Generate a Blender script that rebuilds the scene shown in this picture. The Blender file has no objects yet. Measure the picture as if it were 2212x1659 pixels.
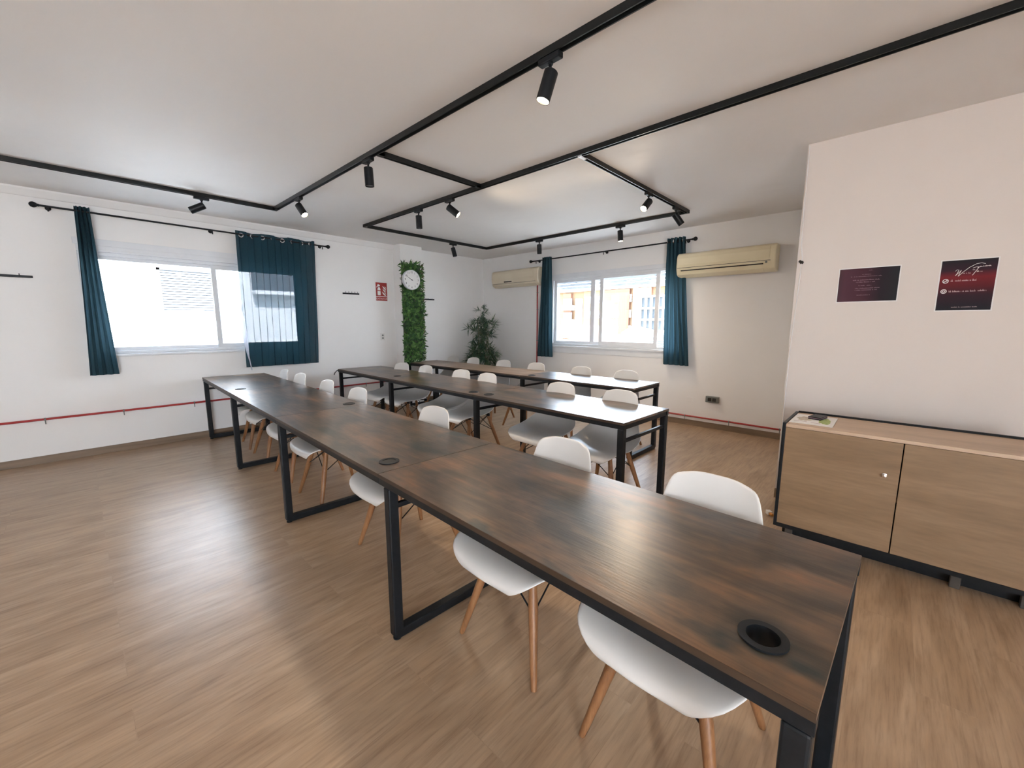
import bpy, math, random
from math import sin, cos, pi, radians as R
from mathutils import Vector, Matrix

random.seed(7)
S = bpy.context.scene
C = S.collection

# ------------------------------------------------------------------ camera
cam_d = bpy.data.cameras.new('camera')
cam = bpy.data.objects.new('camera', cam_d); C.objects.link(cam)
cam.location = (0, 0, 1.38)
cam.rotation_euler = (R(90 - 8.35), 0, R(-46.9))
cam_d.sensor_fit = 'HORIZONTAL'; cam_d.sensor_width = 36
cam_d.lens = 878 / 2212 * 36
cam_d.clip_start = 0.03; cam_d.clip_end = 400
S.camera = cam

# ------------------------------------------------------------------ world, exposure
SKY = 10.5
w = bpy.data.worlds.new('world'); S.world = w; w.use_nodes = True
wn = w.node_tree.nodes; wl = w.node_tree.links
bg = wn['Background']; bg.inputs['Strength'].default_value = SKY
geo = wn.new('ShaderNodeTexCoord'); sp = wn.new('ShaderNodeSeparateXYZ'); rp = wn.new('ShaderNodeValToRGB')
wl.new(geo.outputs['Generated'], sp.inputs[0]); wl.new(sp.outputs['Z'], rp.inputs[0]); wl.new(rp.outputs['Color'], bg.inputs['Color'])
rp.color_ramp.elements[0].position = 0.0; rp.color_ramp.elements[0].color = (0.86, 0.93, 1.0, 1)
rp.color_ramp.elements[1].position = 0.7; rp.color_ramp.elements[1].color = (0.55, 0.76, 1.0, 1)
S.view_settings.view_transform = 'Standard'; S.view_settings.look = 'None'
S.view_settings.gamma = 1; S.view_settings.use_curve_mapping = False
S.view_settings.exposure = 1.13
sd = bpy.data.lights.new('sun', 'SUN'); sun = bpy.data.objects.new('sun', sd); C.objects.link(sun)
sd.energy = 30; sd.angle = R(.53); sd.color = (1, .97, .93)
sun.rotation_euler = Vector((.16, 1, -1.25)).to_track_quat('-Z', 'Y').to_euler()
LAMP_W = 22.0            # power of one lit track spot

# ------------------------------------------------------------------ materials
def mat(name, col=(.8, .8, .8), rough=.5, metal=0, spec=.5, emit=None, es=0, coat=0):
    m = bpy.data.materials.new(name); m.use_nodes = True
    b = m.node_tree.nodes['Principled BSDF']
    b.inputs['Base Color'].default_value = (*col, 1); b.inputs['Roughness'].default_value = rough
    b.inputs['Metallic'].default_value = metal; b.inputs['Specular IOR Level'].default_value = spec
    b.inputs['Coat Weight'].default_value = coat
    if emit: b.inputs['Emission Color'].default_value = (*emit, 1); b.inputs['Emission Strength'].default_value = es
    return m
def nd(m, t, **k):
    n = m.node_tree.nodes.new(t)
    for a, v in k.items():
        if a.startswith('i_'): n.inputs[a[2:].replace('_', ' ')].default_value = v
        else: setattr(n, a, v)
    return n
def lk(m, a, b): m.node_tree.links.new(a, b)
def ramp(m, stops):
    n = nd(m, 'ShaderNodeValToRGB'); e = n.color_ramp.elements
    while len(e) < len(stops): e.new(.5)
    for x, (p, c) in zip(e, stops): x.position = p; x.color = (*c, 1)
    return n
def noisy(m, c1, c2, scale=(4, 4, 4), ns=1.0, detail=4, bump=0, bdist=.02, lo=.3, hi=.7, coord='Object'):
    b = m.node_tree.nodes['Principled BSDF']
    tc = nd(m, 'ShaderNodeTexCoord'); mp = nd(m, 'ShaderNodeMapping'); mp.inputs['Scale'].default_value = scale
    lk(m, tc.outputs[coord], mp.inputs[0])
    n = nd(m, 'ShaderNodeTexNoise'); n.inputs['Scale'].default_value = ns; n.inputs['Detail'].default_value = detail
    lk(m, mp.outputs[0], n.inputs['Vector'])
    r = ramp(m, [(lo, c1), (hi, c2)]); lk(m, n.outputs['Fac'], r.inputs[0]); lk(m, r.outputs[0], b.inputs['Base Color'])
    if bump:
        bp = nd(m, 'ShaderNodeBump'); bp.inputs['Strength'].default_value = bump; bp.inputs['Distance'].default_value = bdist
        lk(m, n.outputs['Fac'], bp.inputs['Height']); lk(m, bp.outputs[0], b.inputs['Normal'])
    return m

def paint(name, c1, c2, scale, bump, bdist, rough=.65):
    m = mat(name, c1, rough, spec=.3)
    return noisy(m, c1, c2, (scale,) * 3, 1.0, 3, bump, bdist)
M = {}
M['wall'] = paint('wall_paint', (.82, .80, .785), (.85, .83, .815), 1.6, .25, .02)
M['ceiling'] = paint('ceiling_plaster', (.85, .83, .81), (.875, .855, .835), 1.1, .8, .07)
M['wall_pink'] = paint('warm_wall_paint', (.73, .655, .605), (.76, .685, .635), 1.6, .25, .02)
M['black'] = noisy(mat('black_metal', (.012, .014, .016), .42, spec=.25), (.006, .008, .010), (.011, .013, .016), (30,) * 3)
M['track'] = noisy(mat('track_black', (.012, .014, .016), .35, spec=.3), (.007, .009, .010), (.013, .015, .016), (30,) * 3)
M['plastic'] = noisy(mat('white_plastic', (.80, .76, .71), .33, spec=.5), (.70, .675, .645), (.73, .705, .675), (5,) * 3)
M['cream'] = noisy(mat('cream_plastic', (.76, .67, .47), .3), (.74, .65, .455), (.79, .70, .50), (4,) * 3)
M['cream2'] = noisy(mat('beige_plastic', (.72, .62, .47), .35), (.70, .60, .45), (.74, .65, .50), (4,) * 3)
M['dark'] = mat('dark_slot', (.02, .018, .015), .6)
M['grey'] = noisy(mat('grey_plastic', (.16, .17, .16), .4), (.14, .15, .14), (.19, .2, .19), (20,) * 3)
M['chrome'] = mat('chrome', (.8, .8, .82), .15, metal=1)
M['red'] = noisy(mat('red_paint', (.36, .02, .025), .35), (.33, .018, .02), (.42, .03, .03), (12,) * 3)
M['alu'] = noisy(mat('white_aluminium', (.74, .75, .77), .4), (.72, .73, .75), (.77, .78, .8), (6,) * 3)
M['white'] = mat('white_print', (.82, .80, .78), .6)
M['pink'] = mat('pink_print', (.75, .55, .55), .6)
M['mauve'] = mat('mauve_print', (.36, .22, .27), .6)
M['ink'] = mat('black_ink', (.02, .02, .02), .5)
M['signred'] = mat('sign_red', (.35, .03, .025), .5)
M['beige_ink'] = noisy(mat('beige_ink', (.5, .4, .28), .6), (.35, .28, .2), (.75, .66, .55), (60,) * 3)
M['green_ink'] = noisy(mat('green_ink', (.35, .45, .12), .6), (.2, .3, .06), (.55, .62, .25), (70,) * 3)
M['orange'] = mat('orange_plastic', (.6, .25, .05), .5)

def wood(name, a, b_, c, scale, rough=.45, bump=.1, coord='Object', obj_rand=True, coat=0, detail=6, stops=None):
    """stretched-noise grain"""
    m = mat(name, a, rough, coat=coat); P = m.node_tree.nodes['Principled BSDF']
    tc = nd(m, 'ShaderNodeTexCoord'); mp = nd(m, 'ShaderNodeMapping'); mp.inputs['Scale'].default_value = scale
    src = tc.outputs[coord]
    if obj_rand:
        oi = nd(m, 'ShaderNodeObjectInfo'); vm = nd(m, 'ShaderNodeVectorMath', operation='SCALE'); vm.inputs['Scale'].default_value = 37.0
        cx = nd(m, 'ShaderNodeCombineXYZ')
        for i in range(3): lk(m, oi.outputs['Random'], cx.inputs[i])
        lk(m, cx.outputs[0], vm.inputs[0]); ad = nd(m, 'ShaderNodeVectorMath', operation='ADD')
        lk(m, src, ad.inputs[0]); lk(m, vm.outputs[0], ad.inputs[1]); src = ad.outputs[0]
    lk(m, src, mp.inputs[0])
    n = nd(m, 'ShaderNodeTexNoise'); n.inputs['Scale'].default_value = 1; n.inputs['Detail'].default_value = detail
    n.inputs['Distortion'].default_value = .6
    lk(m, mp.outputs[0], n.inputs['Vector'])
    r = ramp(m, stops or [(.3, a), (.5, b_), (.72, c)]); lk(m, n.outputs['Fac'], r.inputs[0]); lk(m, r.outputs[0], P.inputs['Base Color'])
    mp2 = nd(m, 'ShaderNodeMapping'); mp2.inputs['Scale'].default_value = [s * 7 for s in scale]; lk(m, src, mp2.inputs[0])
    n2 = nd(m, 'ShaderNodeTexNoise'); n2.inputs['Scale'].default_value = 1; n2.inputs['Detail'].default_value = 3
    lk(m, mp2.outputs[0], n2.inputs['Vector'])
    bp = nd(m, 'ShaderNodeBump'); bp.inputs['Strength'].default_value = bump; bp.inputs['Distance'].default_value = .004
    lk(m, n2.outputs['Fac'], bp.inputs['Height']); lk(m, bp.outputs[0], P.inputs['Normal'])
    m['grain'] = 1
    return m, r, n2
def add_fine(m, r, n2, fac=.35):
    P = m.node_tree.nodes['Principled BSDF']
    mx = nd(m, 'ShaderNodeMix', data_type='RGBA', blend_type='MULTIPLY'); mx.inputs['Factor'].default_value = fac
    r2 = ramp(m, [(.3, (.45, .42, .4)), (.65, (1.15, 1.12, 1.1))]); lk(m, n2.outputs['Fac'], r2.inputs[0])
    lk(m, r.outputs[0], mx.inputs['A']); lk(m, r2.outputs[0], mx.inputs['B']); lk(m, mx.outputs['Result'], P.inputs['Base Color'])

m = mat('rustic_desktop', (.06, .04, .03), .31, spec=.6); P = m.node_tree.nodes['Principled BSDF']
tc = nd(m, 'ShaderNodeTexCoord'); oi = nd(m, 'ShaderNodeObjectInfo'); mu = nd(m, 'ShaderNodeMath', operation='MULTIPLY'); mu.inputs[1].default_value = 31
cx = nd(m, 'ShaderNodeCombineXYZ'); ad = nd(m, 'ShaderNodeVectorMath', operation='ADD')
lk(m, oi.outputs['Random'], mu.inputs[0]); lk(m, mu.outputs[0], cx.inputs[0]); lk(m, mu.outputs[0], cx.inputs[1]); lk(m, tc.outputs['Object'], ad.inputs[0]); lk(m, cx.outputs[0], ad.inputs[1])
def dn(scale, det, rough, dist=0):
    mp = nd(m, 'ShaderNodeMapping'); mp.inputs['Scale'].default_value = scale; lk(m, ad.outputs[0], mp.inputs[0])
    n = nd(m, 'ShaderNodeTexNoise'); n.inputs['Scale'].default_value = 1; n.inputs['Detail'].default_value = det; n.inputs['Roughness'].default_value = rough; n.inputs['Distortion'].default_value = dist
    lk(m, mp.outputs[0], n.inputs['Vector']); return n
na = dn((6.0, 2.4, 4), 4, .6, .3); nb = dn((38, 2.6, 10), 5, .6); nc = dn((120, 9, 20), 3, .6); ng = dn((9, 4, 5), 3, .5)
ra = ramp(m, [(.34, (.022, .022, .018)), (.43, (.050, .036, .024)), (.50, (.082, .055, .036)), (.57, (.118, .072, .042)), (.66, (.165, .088, .044))])
lk(m, na.outputs['Fac'], ra.inputs[0])
rb = ramp(m, [(.34, (.52, .50, .48)), (.5, (.95, .93, .9)), (.66, (1.35, 1.25, 1.18))]); lk(m, nb.outputs['Fac'], rb.inputs[0])
m1 = nd(m, 'ShaderNodeMix', data_type='RGBA', blend_type='MULTIPLY'); m1.inputs['Factor'].default_value = .85; lk(m, ra.outputs[0], m1.inputs['A']); lk(m, rb.outputs[0], m1.inputs['B'])
rg = ramp(m, [(.60, (0, 0, 0)), (.70, (1, 1, 1))]); lk(m, ng.outputs['Fac'], rg.inputs[0])
m2 = nd(m, 'ShaderNodeMix', data_type='RGBA'); m2.inputs['B'].default_value = (.020, .026, .024, 1); lk(m, m1.outputs['Result'], m2.inputs['A']); lk(m, rg.outputs[0], m2.inputs['Factor'])
lk(m, m2.outputs['Result'], P.inputs['Base Color'])
bp = nd(m, 'ShaderNodeBump'); bp.inputs['Strength'].default_value = .14; bp.inputs['Distance'].default_value = .003; lk(m, nc.outputs['Fac'], bp.inputs['Height']); lk(m, bp.outputs[0], P.inputs['Normal'])
M['desk'] = m
m, r_, n_ = wood('brown_desktop', (.20, .12, .065), (.27, .17, .10), (.33, .22, .14), (9, 1.0, 6), .35, .1)
add_fine(m, r_, n_, .3); M['desk_brown'] = m
m, r_, n_ = wood('desk_edge', (.025, .016, .011), (.05, .03, .018), (.07, .045, .03), (9, 2, 9), .45, .1); M['edge'] = m
m, r_, n_ = wood('chair_leg_wood', (.22, .098, .040), (.29, .132, .054), (.35, .17, .072), (30, 30, 4), .42, .1); add_fine(m, r_, n_, .3); M['leg'] = m
m, r_, n_ = wood('oak_door', (.235, .150, .082), (.275, .178, .100), (.315, .208, .122), (8, 1.3, 9), .5, .08, coord='Object'); add_fine(m, r_, n_, .22); M['oak'] = m
m, r_, n_ = wood('oak_top', (.50, .36, .25), (.56, .41, .29), (.62, .46, .33), (9, 1.3, 8), .5, .05); add_fine(m, r_, n_, .15); M['oak_top'] = m
m, r_, n_ = wood('baseboard_wood', (.17, .115, .072), (.21, .145, .095), (.25, .175, .115), (1.2, 1.2, 20), .5, .05); M['base'] = m

# floor: planks running along X
m = mat('oak_laminate', (.4, .28, .18), .34, spec=.45); P = m.node_tree.nodes['Principled BSDF']
tc = nd(m, 'ShaderNodeTexCoord')
bk = nd(m, 'ShaderNodeTexBrick', offset=.37, squash=1.0)
bk.inputs['Scale'].default_value = 1; bk.inputs['Brick Width'].default_value = 1.25; bk.inputs['Row Height'].default_value = .19
bk.inputs['Mortar Size'].default_value = .0016; bk.inputs['Mortar Smooth'].default_value = .3; bk.inputs['Bias'].default_value = 0
bk.inputs['Color1'].default_value = (.1, .1, .1, 1); bk.inputs['Color2'].default_value = (.9, .9, .9, 1); bk.inputs['Mortar'].default_value = (.2, .2, .2, 1)
lk(m, tc.outputs['Object'], bk.inputs['Vector'])
sc = nd(m, 'ShaderNodeVectorMath', operation='SCALE'); sc.inputs['Scale'].default_value = 9; lk(m, bk.outputs['Color'], sc.inputs[0])
ad = nd(m, 'ShaderNodeVectorMath', operation='ADD'); lk(m, tc.outputs['Object'], ad.inputs[0]); lk(m, sc.outputs[0], ad.inputs[1])
mp = nd(m, 'ShaderNodeMapping'); mp.inputs['Scale'].default_value = (2.2, 9, 5); lk(m, ad.outputs[0], mp.inputs[0])
n1 = nd(m, 'ShaderNodeTexNoise'); n1.inputs['Scale'].default_value = 1; n1.inputs['Detail'].default_value = 7; n1.inputs['Distortion'].default_value = .8
lk(m, mp.outputs[0], n1.inputs['Vector'])
r = ramp(m, [(.25, (.29, .188, .114)), (.5, (.375, .256, .163)), (.75, (.45, .32, .213))]); lk(m, n1.outputs['Fac'], r.inputs[0])
mx = nd(m, 'ShaderNodeMix', data_type='RGBA', blend_type='MULTIPLY'); mx.inputs['Factor'].default_value = 1
r2 = ramp(m, [(0, (.985, .985, .985)), (1, (1.015, 1.015, 1.015))]); lk(m, bk.outputs['Color'], r2.inputs[0])
lk(m, r.outputs[0], mx.inputs['A']); lk(m, r2.outputs[0], mx.inputs['B'])
mx2 = nd(m, 'ShaderNodeMix', data_type='RGBA'); mx2.inputs['B'].default_value = (.20, .13, .08, 1)
mf = nd(m, 'ShaderNodeMath', operation='MULTIPLY'); mf.inputs[1].default_value = .12; lk(m, bk.outputs['Fac'], mf.inputs[0]); lk(m, mf.outputs[0], mx2.inputs['Factor'])
mp4 = nd(m, 'ShaderNodeMapping'); mp4.inputs['Scale'].default_value = (5, 75, 5); lk(m, ad.outputs[0], mp4.inputs[0])
n4 = nd(m, 'ShaderNodeTexNoise'); n4.inputs['Scale'].default_value = 1; n4.inputs['Detail'].default_value = 5; n4.inputs['Roughness'].default_value = .65; lk(m, mp4.outputs[0], n4.inputs['Vector'])
r4 = ramp(m, [(.32, (.72, .68, .64)), (.5, (1, 1, 1)), (.68, (1.14, 1.12, 1.08))]); lk(m, n4.outputs['Fac'], r4.inputs[0])
mx4 = nd(m, 'ShaderNodeMix', data_type='RGBA', blend_type='MULTIPLY'); mx4.inputs['Factor'].default_value = .8; lk(m, mx.outputs['Result'], mx4.inputs['A']); lk(m, r4.outputs[0], mx4.inputs['B'])
lk(m, mx4.outputs['Result'], mx2.inputs['A']); lk(m, mx2.outputs['Result'], P.inputs['Base Color'])
mp3 = nd(m, 'ShaderNodeMapping'); mp3.inputs['Scale'].default_value = (9, 70, 5); lk(m, ad.outputs[0], mp3.inputs[0])
n3 = nd(m, 'ShaderNodeTexNoise'); n3.inputs['Scale'].default_value = 1; n3.inputs['Detail'].default_value = 4; lk(m, mp3.outputs[0], n3.inputs['Vector'])
bp = nd(m, 'ShaderNodeBump'); bp.inputs['Strength'].default_value = .22; bp.inputs['Distance'].default_value = .003
lk(m, n3.outputs['Fac'], bp.inputs['Height']); lk(m, bp.outputs[0], P.inputs['Normal'])
M['floor'] = m

# curtain fabric: some light comes straight through the loose weave, some is scattered
def fabric(name, col, see, trans):
    m = bpy.data.materials.new(name); m.use_nodes = True; t = m.node_tree; t.nodes.remove(t.nodes['Principled BSDF'])
    out = t.nodes['Material Output']
    d = nd(m, 'ShaderNodeBsdfDiffuse'); tr = nd(m, 'ShaderNodeBsdfTranslucent'); tp = nd(m, 'ShaderNodeBsdfTransparent')
    tc = nd(m, 'ShaderNodeTexCoord'); mp = nd(m, 'ShaderNodeMapping'); mp.inputs['Scale'].default_value = (300, 300, 300); lk(m, tc.outputs['Object'], mp.inputs[0])
    n = nd(m, 'ShaderNodeTexNoise'); n.inputs['Scale'].default_value = 1; lk(m, mp.outputs[0], n.inputs['Vector'])
    r = ramp(m, [(.3, tuple(c * .85 for c in col)), (.7, tuple(c * 1.15 for c in col))]); lk(m, n.outputs['Fac'], r.inputs[0])
    lk(m, r.outputs[0], d.inputs['Color']); lk(m, r.outputs[0], tr.inputs['Color'])
    a = nd(m, 'ShaderNodeMixShader'); a.inputs[0].default_value = trans; lk(m, d.outputs[0], a.inputs[1]); lk(m, tr.outputs[0], a.inputs[2])
    b = nd(m, 'ShaderNodeMixShader'); lk(m, a.outputs[0], b.inputs[1]); lk(m, tp.outputs[0], b.inputs[2])
    lw = nd(m, 'ShaderNodeLayerWeight'); lw.inputs['Blend'].default_value = .5
    mr = nd(m, 'ShaderNodeMapRange'); mr.inputs['From Min'].default_value = .25; mr.inputs['From Max'].default_value = .75
    mr.inputs['To Min'].default_value = see; mr.inputs['To Max'].default_value = see * .3
    lk(m, lw.outputs['Facing'], mr.inputs['Value']); lk(m, mr.outputs[0], b.inputs[0])
    lk(m, b.outputs[0], out.inputs[0]); return m
M['sheer'] = fabric('teal_loose_weave', (.018, .050, .070), .065, .12)
M['teal'] = fabric('teal_curtain', (.042, .085, .108), .0, .35)
M['lining'] = fabric('white_lining', (.65, .67, .75), .0, .4)

def glass(name, tint=(.96, .98, 1)):
    m = bpy.data.materials.new(name); m.use_nodes = True; t = m.node_tree; t.nodes.remove(t.nodes['Principled BSDF'])
    out = t.nodes['Material Output']; tp = nd(m, 'ShaderNodeBsdfTransparent'); tp.inputs[0].default_value = (*tint, 1)
    gl = nd(m, 'ShaderNodeBsdfGlossy'); gl.inputs['Roughness'].default_value = .02
    fr = nd(m, 'ShaderNodeFresnel'); mx = nd(m, 'ShaderNodeMixShader')
    ml = nd(m, 'ShaderNodeMath', operation='MULTIPLY'); ml.inputs[1].default_value = .6
    lk(m, fr.outputs[0], ml.inputs[0]); lk(m, ml.outputs[0], mx.inputs[0]); lk(m, tp.outputs[0], mx.inputs[1]); lk(m, gl.outputs[0], mx.inputs[2]); lk(m, mx.outputs[0], out.inputs[0])
    return m
M['glass'] = glass('window_glass')
M['bulb'] = mat('lit_lens', (1, .9, .7), .3, emit=(1.0, .78, .50), es=30)
M['bulb_off'] = mat('unlit_lens', (.25, .26, .27), .2)
def leafmat(name, a, b, c, s):
    m = mat(name, b, .5, spec=.35); P = m.node_tree.nodes['Principled BSDF']
    tc = nd(m, 'ShaderNodeTexCoord'); mp = nd(m, 'ShaderNodeMapping'); mp.inputs['Scale'].default_value = (s, s, s); lk(m, tc.outputs['Object'], mp.inputs[0])
    n = nd(m, 'ShaderNodeTexVoronoi'); n.inputs['Scale'].default_value = 1; lk(m, mp.outputs[0], n.inputs['Vector'])
    sx = nd(m, 'ShaderNodeSeparateColor'); lk(m, n.outputs['Color'], sx.inputs[0])
    r = ramp(m, [(0, a), (.5, b), (.95, c)]); lk(m, sx.outputs[0], r.inputs[0]); lk(m, r.outputs[0], P.inputs['Base Color'])
    return m
M['ivy'] = leafmat('artificial_leaves', (.010, .038, .012), (.032, .10, .022), (.12, .24, .06), 26)
M['ivy_red'] = leafmat('reddish_leaves', (.05, .04, .012), (.12, .06, .03), (.10, .12, .04), 22)
M['bamboo'] = leafmat('bamboo_leaves', (.035, .09, .06), (.07, .15, .09), (.15, .22, .12), 16)
M['stem'] = noisy(mat('bamboo_stem', (.2, .2, .12), .5), (.14, .14, .09), (.27, .27, .18), (20, 20, 6))
M['pot'] = noisy(mat('dark_pot', (.05, .04, .035), .5), (.04, .035, .03), (.07, .06, .05), (12,) * 3)

def maroon(name, vert):
    m = mat(name, (.1, .02, .03), .55, spec=.2); P = m.node_tree.nodes['Principled BSDF']
    tc = nd(m, 'ShaderNodeTexCoord'); s = nd(m, 'ShaderNodeSeparateXYZ'); lk(m, tc.outputs['Generated'], s.inputs[0])
    if vert: r = ramp(m, [(.02, (.012, .012, .018)), (.30, (.03, .010, .018)), (.48, (.11, .010, .016)), (.66, (.19, .014, .020)), (.80, (.035, .012, .022)), (1, (.014, .013, .018))])
    else: r = ramp(m, [(0, (.016, .018, .022)), (.28, (.022, .014, .02)), (.55, (.07, .024, .036)), (.9, (.09, .035, .052)), (1, (.065, .03, .04))])
    lk(m, s.outputs['Z' if vert else 'Y'], r.inputs[0]); lk(m, r.outputs[0], P.inputs['Base Color']); return m
M['poster_a'] = maroon('maroon_print', False); M['poster_b'] = maroon('red_black_print', True)

# exterior
M['render_white'] = noisy(mat('white_render', (.55, .56, .57), .8), (.52, .53, .545), (.58, .59, .60), (2,) * 3)
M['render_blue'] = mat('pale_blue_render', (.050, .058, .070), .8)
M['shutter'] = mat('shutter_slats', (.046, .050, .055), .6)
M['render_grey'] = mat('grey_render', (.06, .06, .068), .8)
def brickmat(name, c1, c2, mort, bw, rh):
    m = mat(name, c1, .85); P = m.node_tree.nodes['Principled BSDF']
    tc = nd(m, 'ShaderNodeTexCoord'); mp = nd(m, 'ShaderNodeMapping'); mp.inputs['Rotation'].default_value = (R(90), 0, R(90)); lk(m, tc.outputs['Object'], mp.inputs[0])
    b = nd(m, 'ShaderNodeTexBrick'); b.inputs['Color1'].default_value = (*c1, 1); b.inputs['Color2'].default_value = (*c2, 1); b.inputs['Mortar'].default_value = (*mort, 1)
    b.inputs['Brick Width'].default_value = bw; b.inputs['Row Height'].default_value = rh; b.inputs['Scale'].default_value = 1; b.inputs['Mortar Size'].default_value = .02
    lk(m, mp.outputs[0], b.inputs['Vector']); lk(m, b.outputs['Color'], P.inputs['Base Color']); return m
M['brick'] = brickmat('orange_brick', (.15, .060, .030), (.14, .055, .027), (.15, .075, .045), .5, .14)
M['brick_pale'] = brickmat('pale_brick', (.17, .095, .045), (.16, .09, .042), (.18, .12, .07), .5, .14)
M['tiles'] = noisy(mat('roof_tiles', (.40, .16, .10), .8), (.14, .05, .028), (.17, .065, .04), (1, 6, 1))
M['ext_white'] = noisy(mat('white_plaster', (.62, .61, .57), .8), (.58, .57, .53), (.66, .65, .61), (.5,) * 3)
M['ext_glass'] = mat('far_window_glass', (.04, .045, .05), .35)
M['ext_grey'] = noisy(mat('grey_cladding', (.2, .23, .26), .7), (.07, .08, .095), (.09, .10, .115), (1,) * 3)
M['ground'] = noisy(mat('ground_outside', (.25, .24, .22), .9), (.22, .21, .2), (.28, .27, .25), (.3,) * 3)

# ------------------------------------------------------------------ mesh helpers
class MB:
    def __init__(s): s.v = []; s.f = []
    def add(s, vs, fs):
        o = len(s.v); s.v += [tuple(v) for v in vs]; s.f += [tuple(i + o for i in f) for f in fs]; return s
    def box(s, x0, x1, y0, y1, z0, z1):
        return s.add([(x0, y0, z0), (x1, y0, z0), (x1, y1, z0), (x0, y1, z0), (x0, y0, z1), (x1, y0, z1), (x1, y1, z1), (x0, y1, z1)],
                     [(0, 3, 2, 1), (4, 5, 6, 7), (0, 1, 5, 4), (1, 2, 6, 5), (2, 3, 7, 6), (3, 0, 4, 7)])
    def tube(s, a, b, r0, r1=None, n=12, caps=True):
        r1 = r0 if r1 is None else r1; a = Vector(a); b = Vector(b); d = (b - a).normalized()
        u = d.orthogonal().normalized(); v = d.cross(u)
        vs = [];
        for c, r in ((a, r0), (b, r1)):
            for i in range(n): t = 2 * pi * i / n; vs.append(c + (u * cos(t) + v * sin(t)) * r)
        fs = [(i, (i + 1) % n, n + (i + 1) % n, n + i) for i in range(n)]
        if caps: fs += [tuple(range(n))[::-1], tuple(range(n, 2 * n))]
        return s.add(vs, fs)
    def path(s, pts, rs, n=8):
        """swept tube through several points"""
        pts = [Vector(p) for p in pts]; k = len(pts); vs = []
        if not hasattr(rs, '__len__'): rs = [rs] * k
        d0 = (pts[1] - pts[0]).normalized(); u = d0.orthogonal().normalized()
        for i, p in enumerate(pts):
            d = (pts[min(i + 1, k - 1)] - pts[max(i - 1, 0)]).normalized(); u = (u - d * u.dot(d)).normalized(); v = d.cross(u)
            for j in range(n): t = 2 * pi * j / n; vs.append(p + (u * cos(t) + v * sin(t)) * rs[i])
        fs = [(i * n + j, i * n + (j + 1) % n, (i + 1) * n + (j + 1) % n, (i + 1) * n + j) for i in range(k - 1) for j in range(n)]
        fs += [tuple(range(n))[::-1], tuple(range((k - 1) * n, k * n))]
        return s.add(vs, fs)
    def prism(s, poly, axis, a, b):
        """extrude a 2-D polygon along axis 'x','y' or 'z' between a and b"""
        def P(p, t): return {'x': (t, p[0], p[1]), 'y': (p[0], t, p[1]), 'z': (p[0], p[1], t)}[axis]
        n = len(poly); vs = [P(p, a) for p in poly] + [P(p, b) for p in poly]
        fs = [(i, (i + 1) % n, n + (i + 1) % n, n + i) for i in range(n)] + [tuple(range(n))[::-1], tuple(range(n, 2 * n))]
        return s.add(vs, fs)
    def lathe(s, prof, c=(0, 0, 0), n=24, mtx=None):
        vs = []; k = len(prof)
        for (r, z) in prof:
            for i in range(n):
                t = 2 * pi * i / n; p = Vector((r * cos(t), r * sin(t), z))
                vs.append((mtx @ p if mtx else p) + Vector(c))
        fs = [(i * n + j, i * n + (j + 1) % n, (i + 1) * n + (j + 1) % n, (i + 1) * n + j) for i in range(k - 1) for j in range(n)]
        if prof[0][0] > 1e-5: fs.append(tuple(range(n))[::-1])
        if prof[-1][0] > 1e-5: fs.append(tuple(range((k - 1) * n, k * n)))
        return s.add(vs, fs)
    def ring(s, r0, r1, z0, z1, c=(0, 0, 0), n=32, mtx=None):
        """closed ring of rectangular section"""
        vs = []
        for (r, z) in ((r0, z0), (r1, z0), (r1, z1), (r0, z1)):
            for i in range(n):
                t = 2 * pi * i / n; p = Vector((r * cos(t), r * sin(t), z)); vs.append((mtx @ p if mtx else p) + Vector(c))
        fs = [(k * n + j, k * n + (j + 1) % n, ((k + 1) % 4) * n + (j + 1) % n, ((k + 1) % 4) * n + j) for k in range(4) for j in range(n)]
        return s.add(vs, fs)
def obj(name, mb, m, parent=None, smooth=False, bevel=0, loc=None, seg=2):
    me = bpy.data.meshes.new(name); me.from_pydata(mb.v, [], mb.f); me.update()
    if smooth:
        for p in me.polygons: p.use_smooth = True
    me.materials.append(M[m] if isinstance(m, str) else m)
    o = bpy.data.objects.new(name, me); C.objects.link(o)
    if parent: o.parent = parent
    if loc: o.location = loc
    if bevel:
        b = o.modifiers.new('bevel', 'BEVEL'); b.width = bevel; b.segments = seg; b.limit_method = 'ANGLE'; b.angle_limit = R(40)
        o.modifiers.new('wn', 'WEIGHTED_NORMAL') if smooth else None
    return o
def autosmooth(o, ang=40):
    me = o.data
    for p in me.polygons: p.use_smooth = True
    me.set_sharp_from_angle(angle=R(ang)); return o
def tag(o, label, cat, group=None):
    o['label'] = label; o['category'] = cat
    if group: o['group'] = group
    return o
def thing(name, label, cat, loc=(0, 0, 0), rz=0, group=None):
    o = bpy.data.objects.new(name, None); C.objects.link(o); o.empty_display_size = .1
    o.location = loc; o.rotation_euler = (0, 0, rz); return tag(o, label, cat, group)
def struct(name, mb, m, parent=None):
    o = obj(name, mb, m, parent)
    if not parent: o['kind'] = 'structure'
    return o
def dup(root, loc, rz, label=None):
    r = root.copy(); C.objects.link(r); r.location = loc; r.rotation_euler = (0, 0, rz)
    if label: r['label'] = label
    for ch in list(root.children):
        c = ch.copy(); C.objects.link(c); c.parent = r
        for g in list(ch.children):
            d = g.copy(); C.objects.link(d); d.parent = c
    return r
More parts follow.
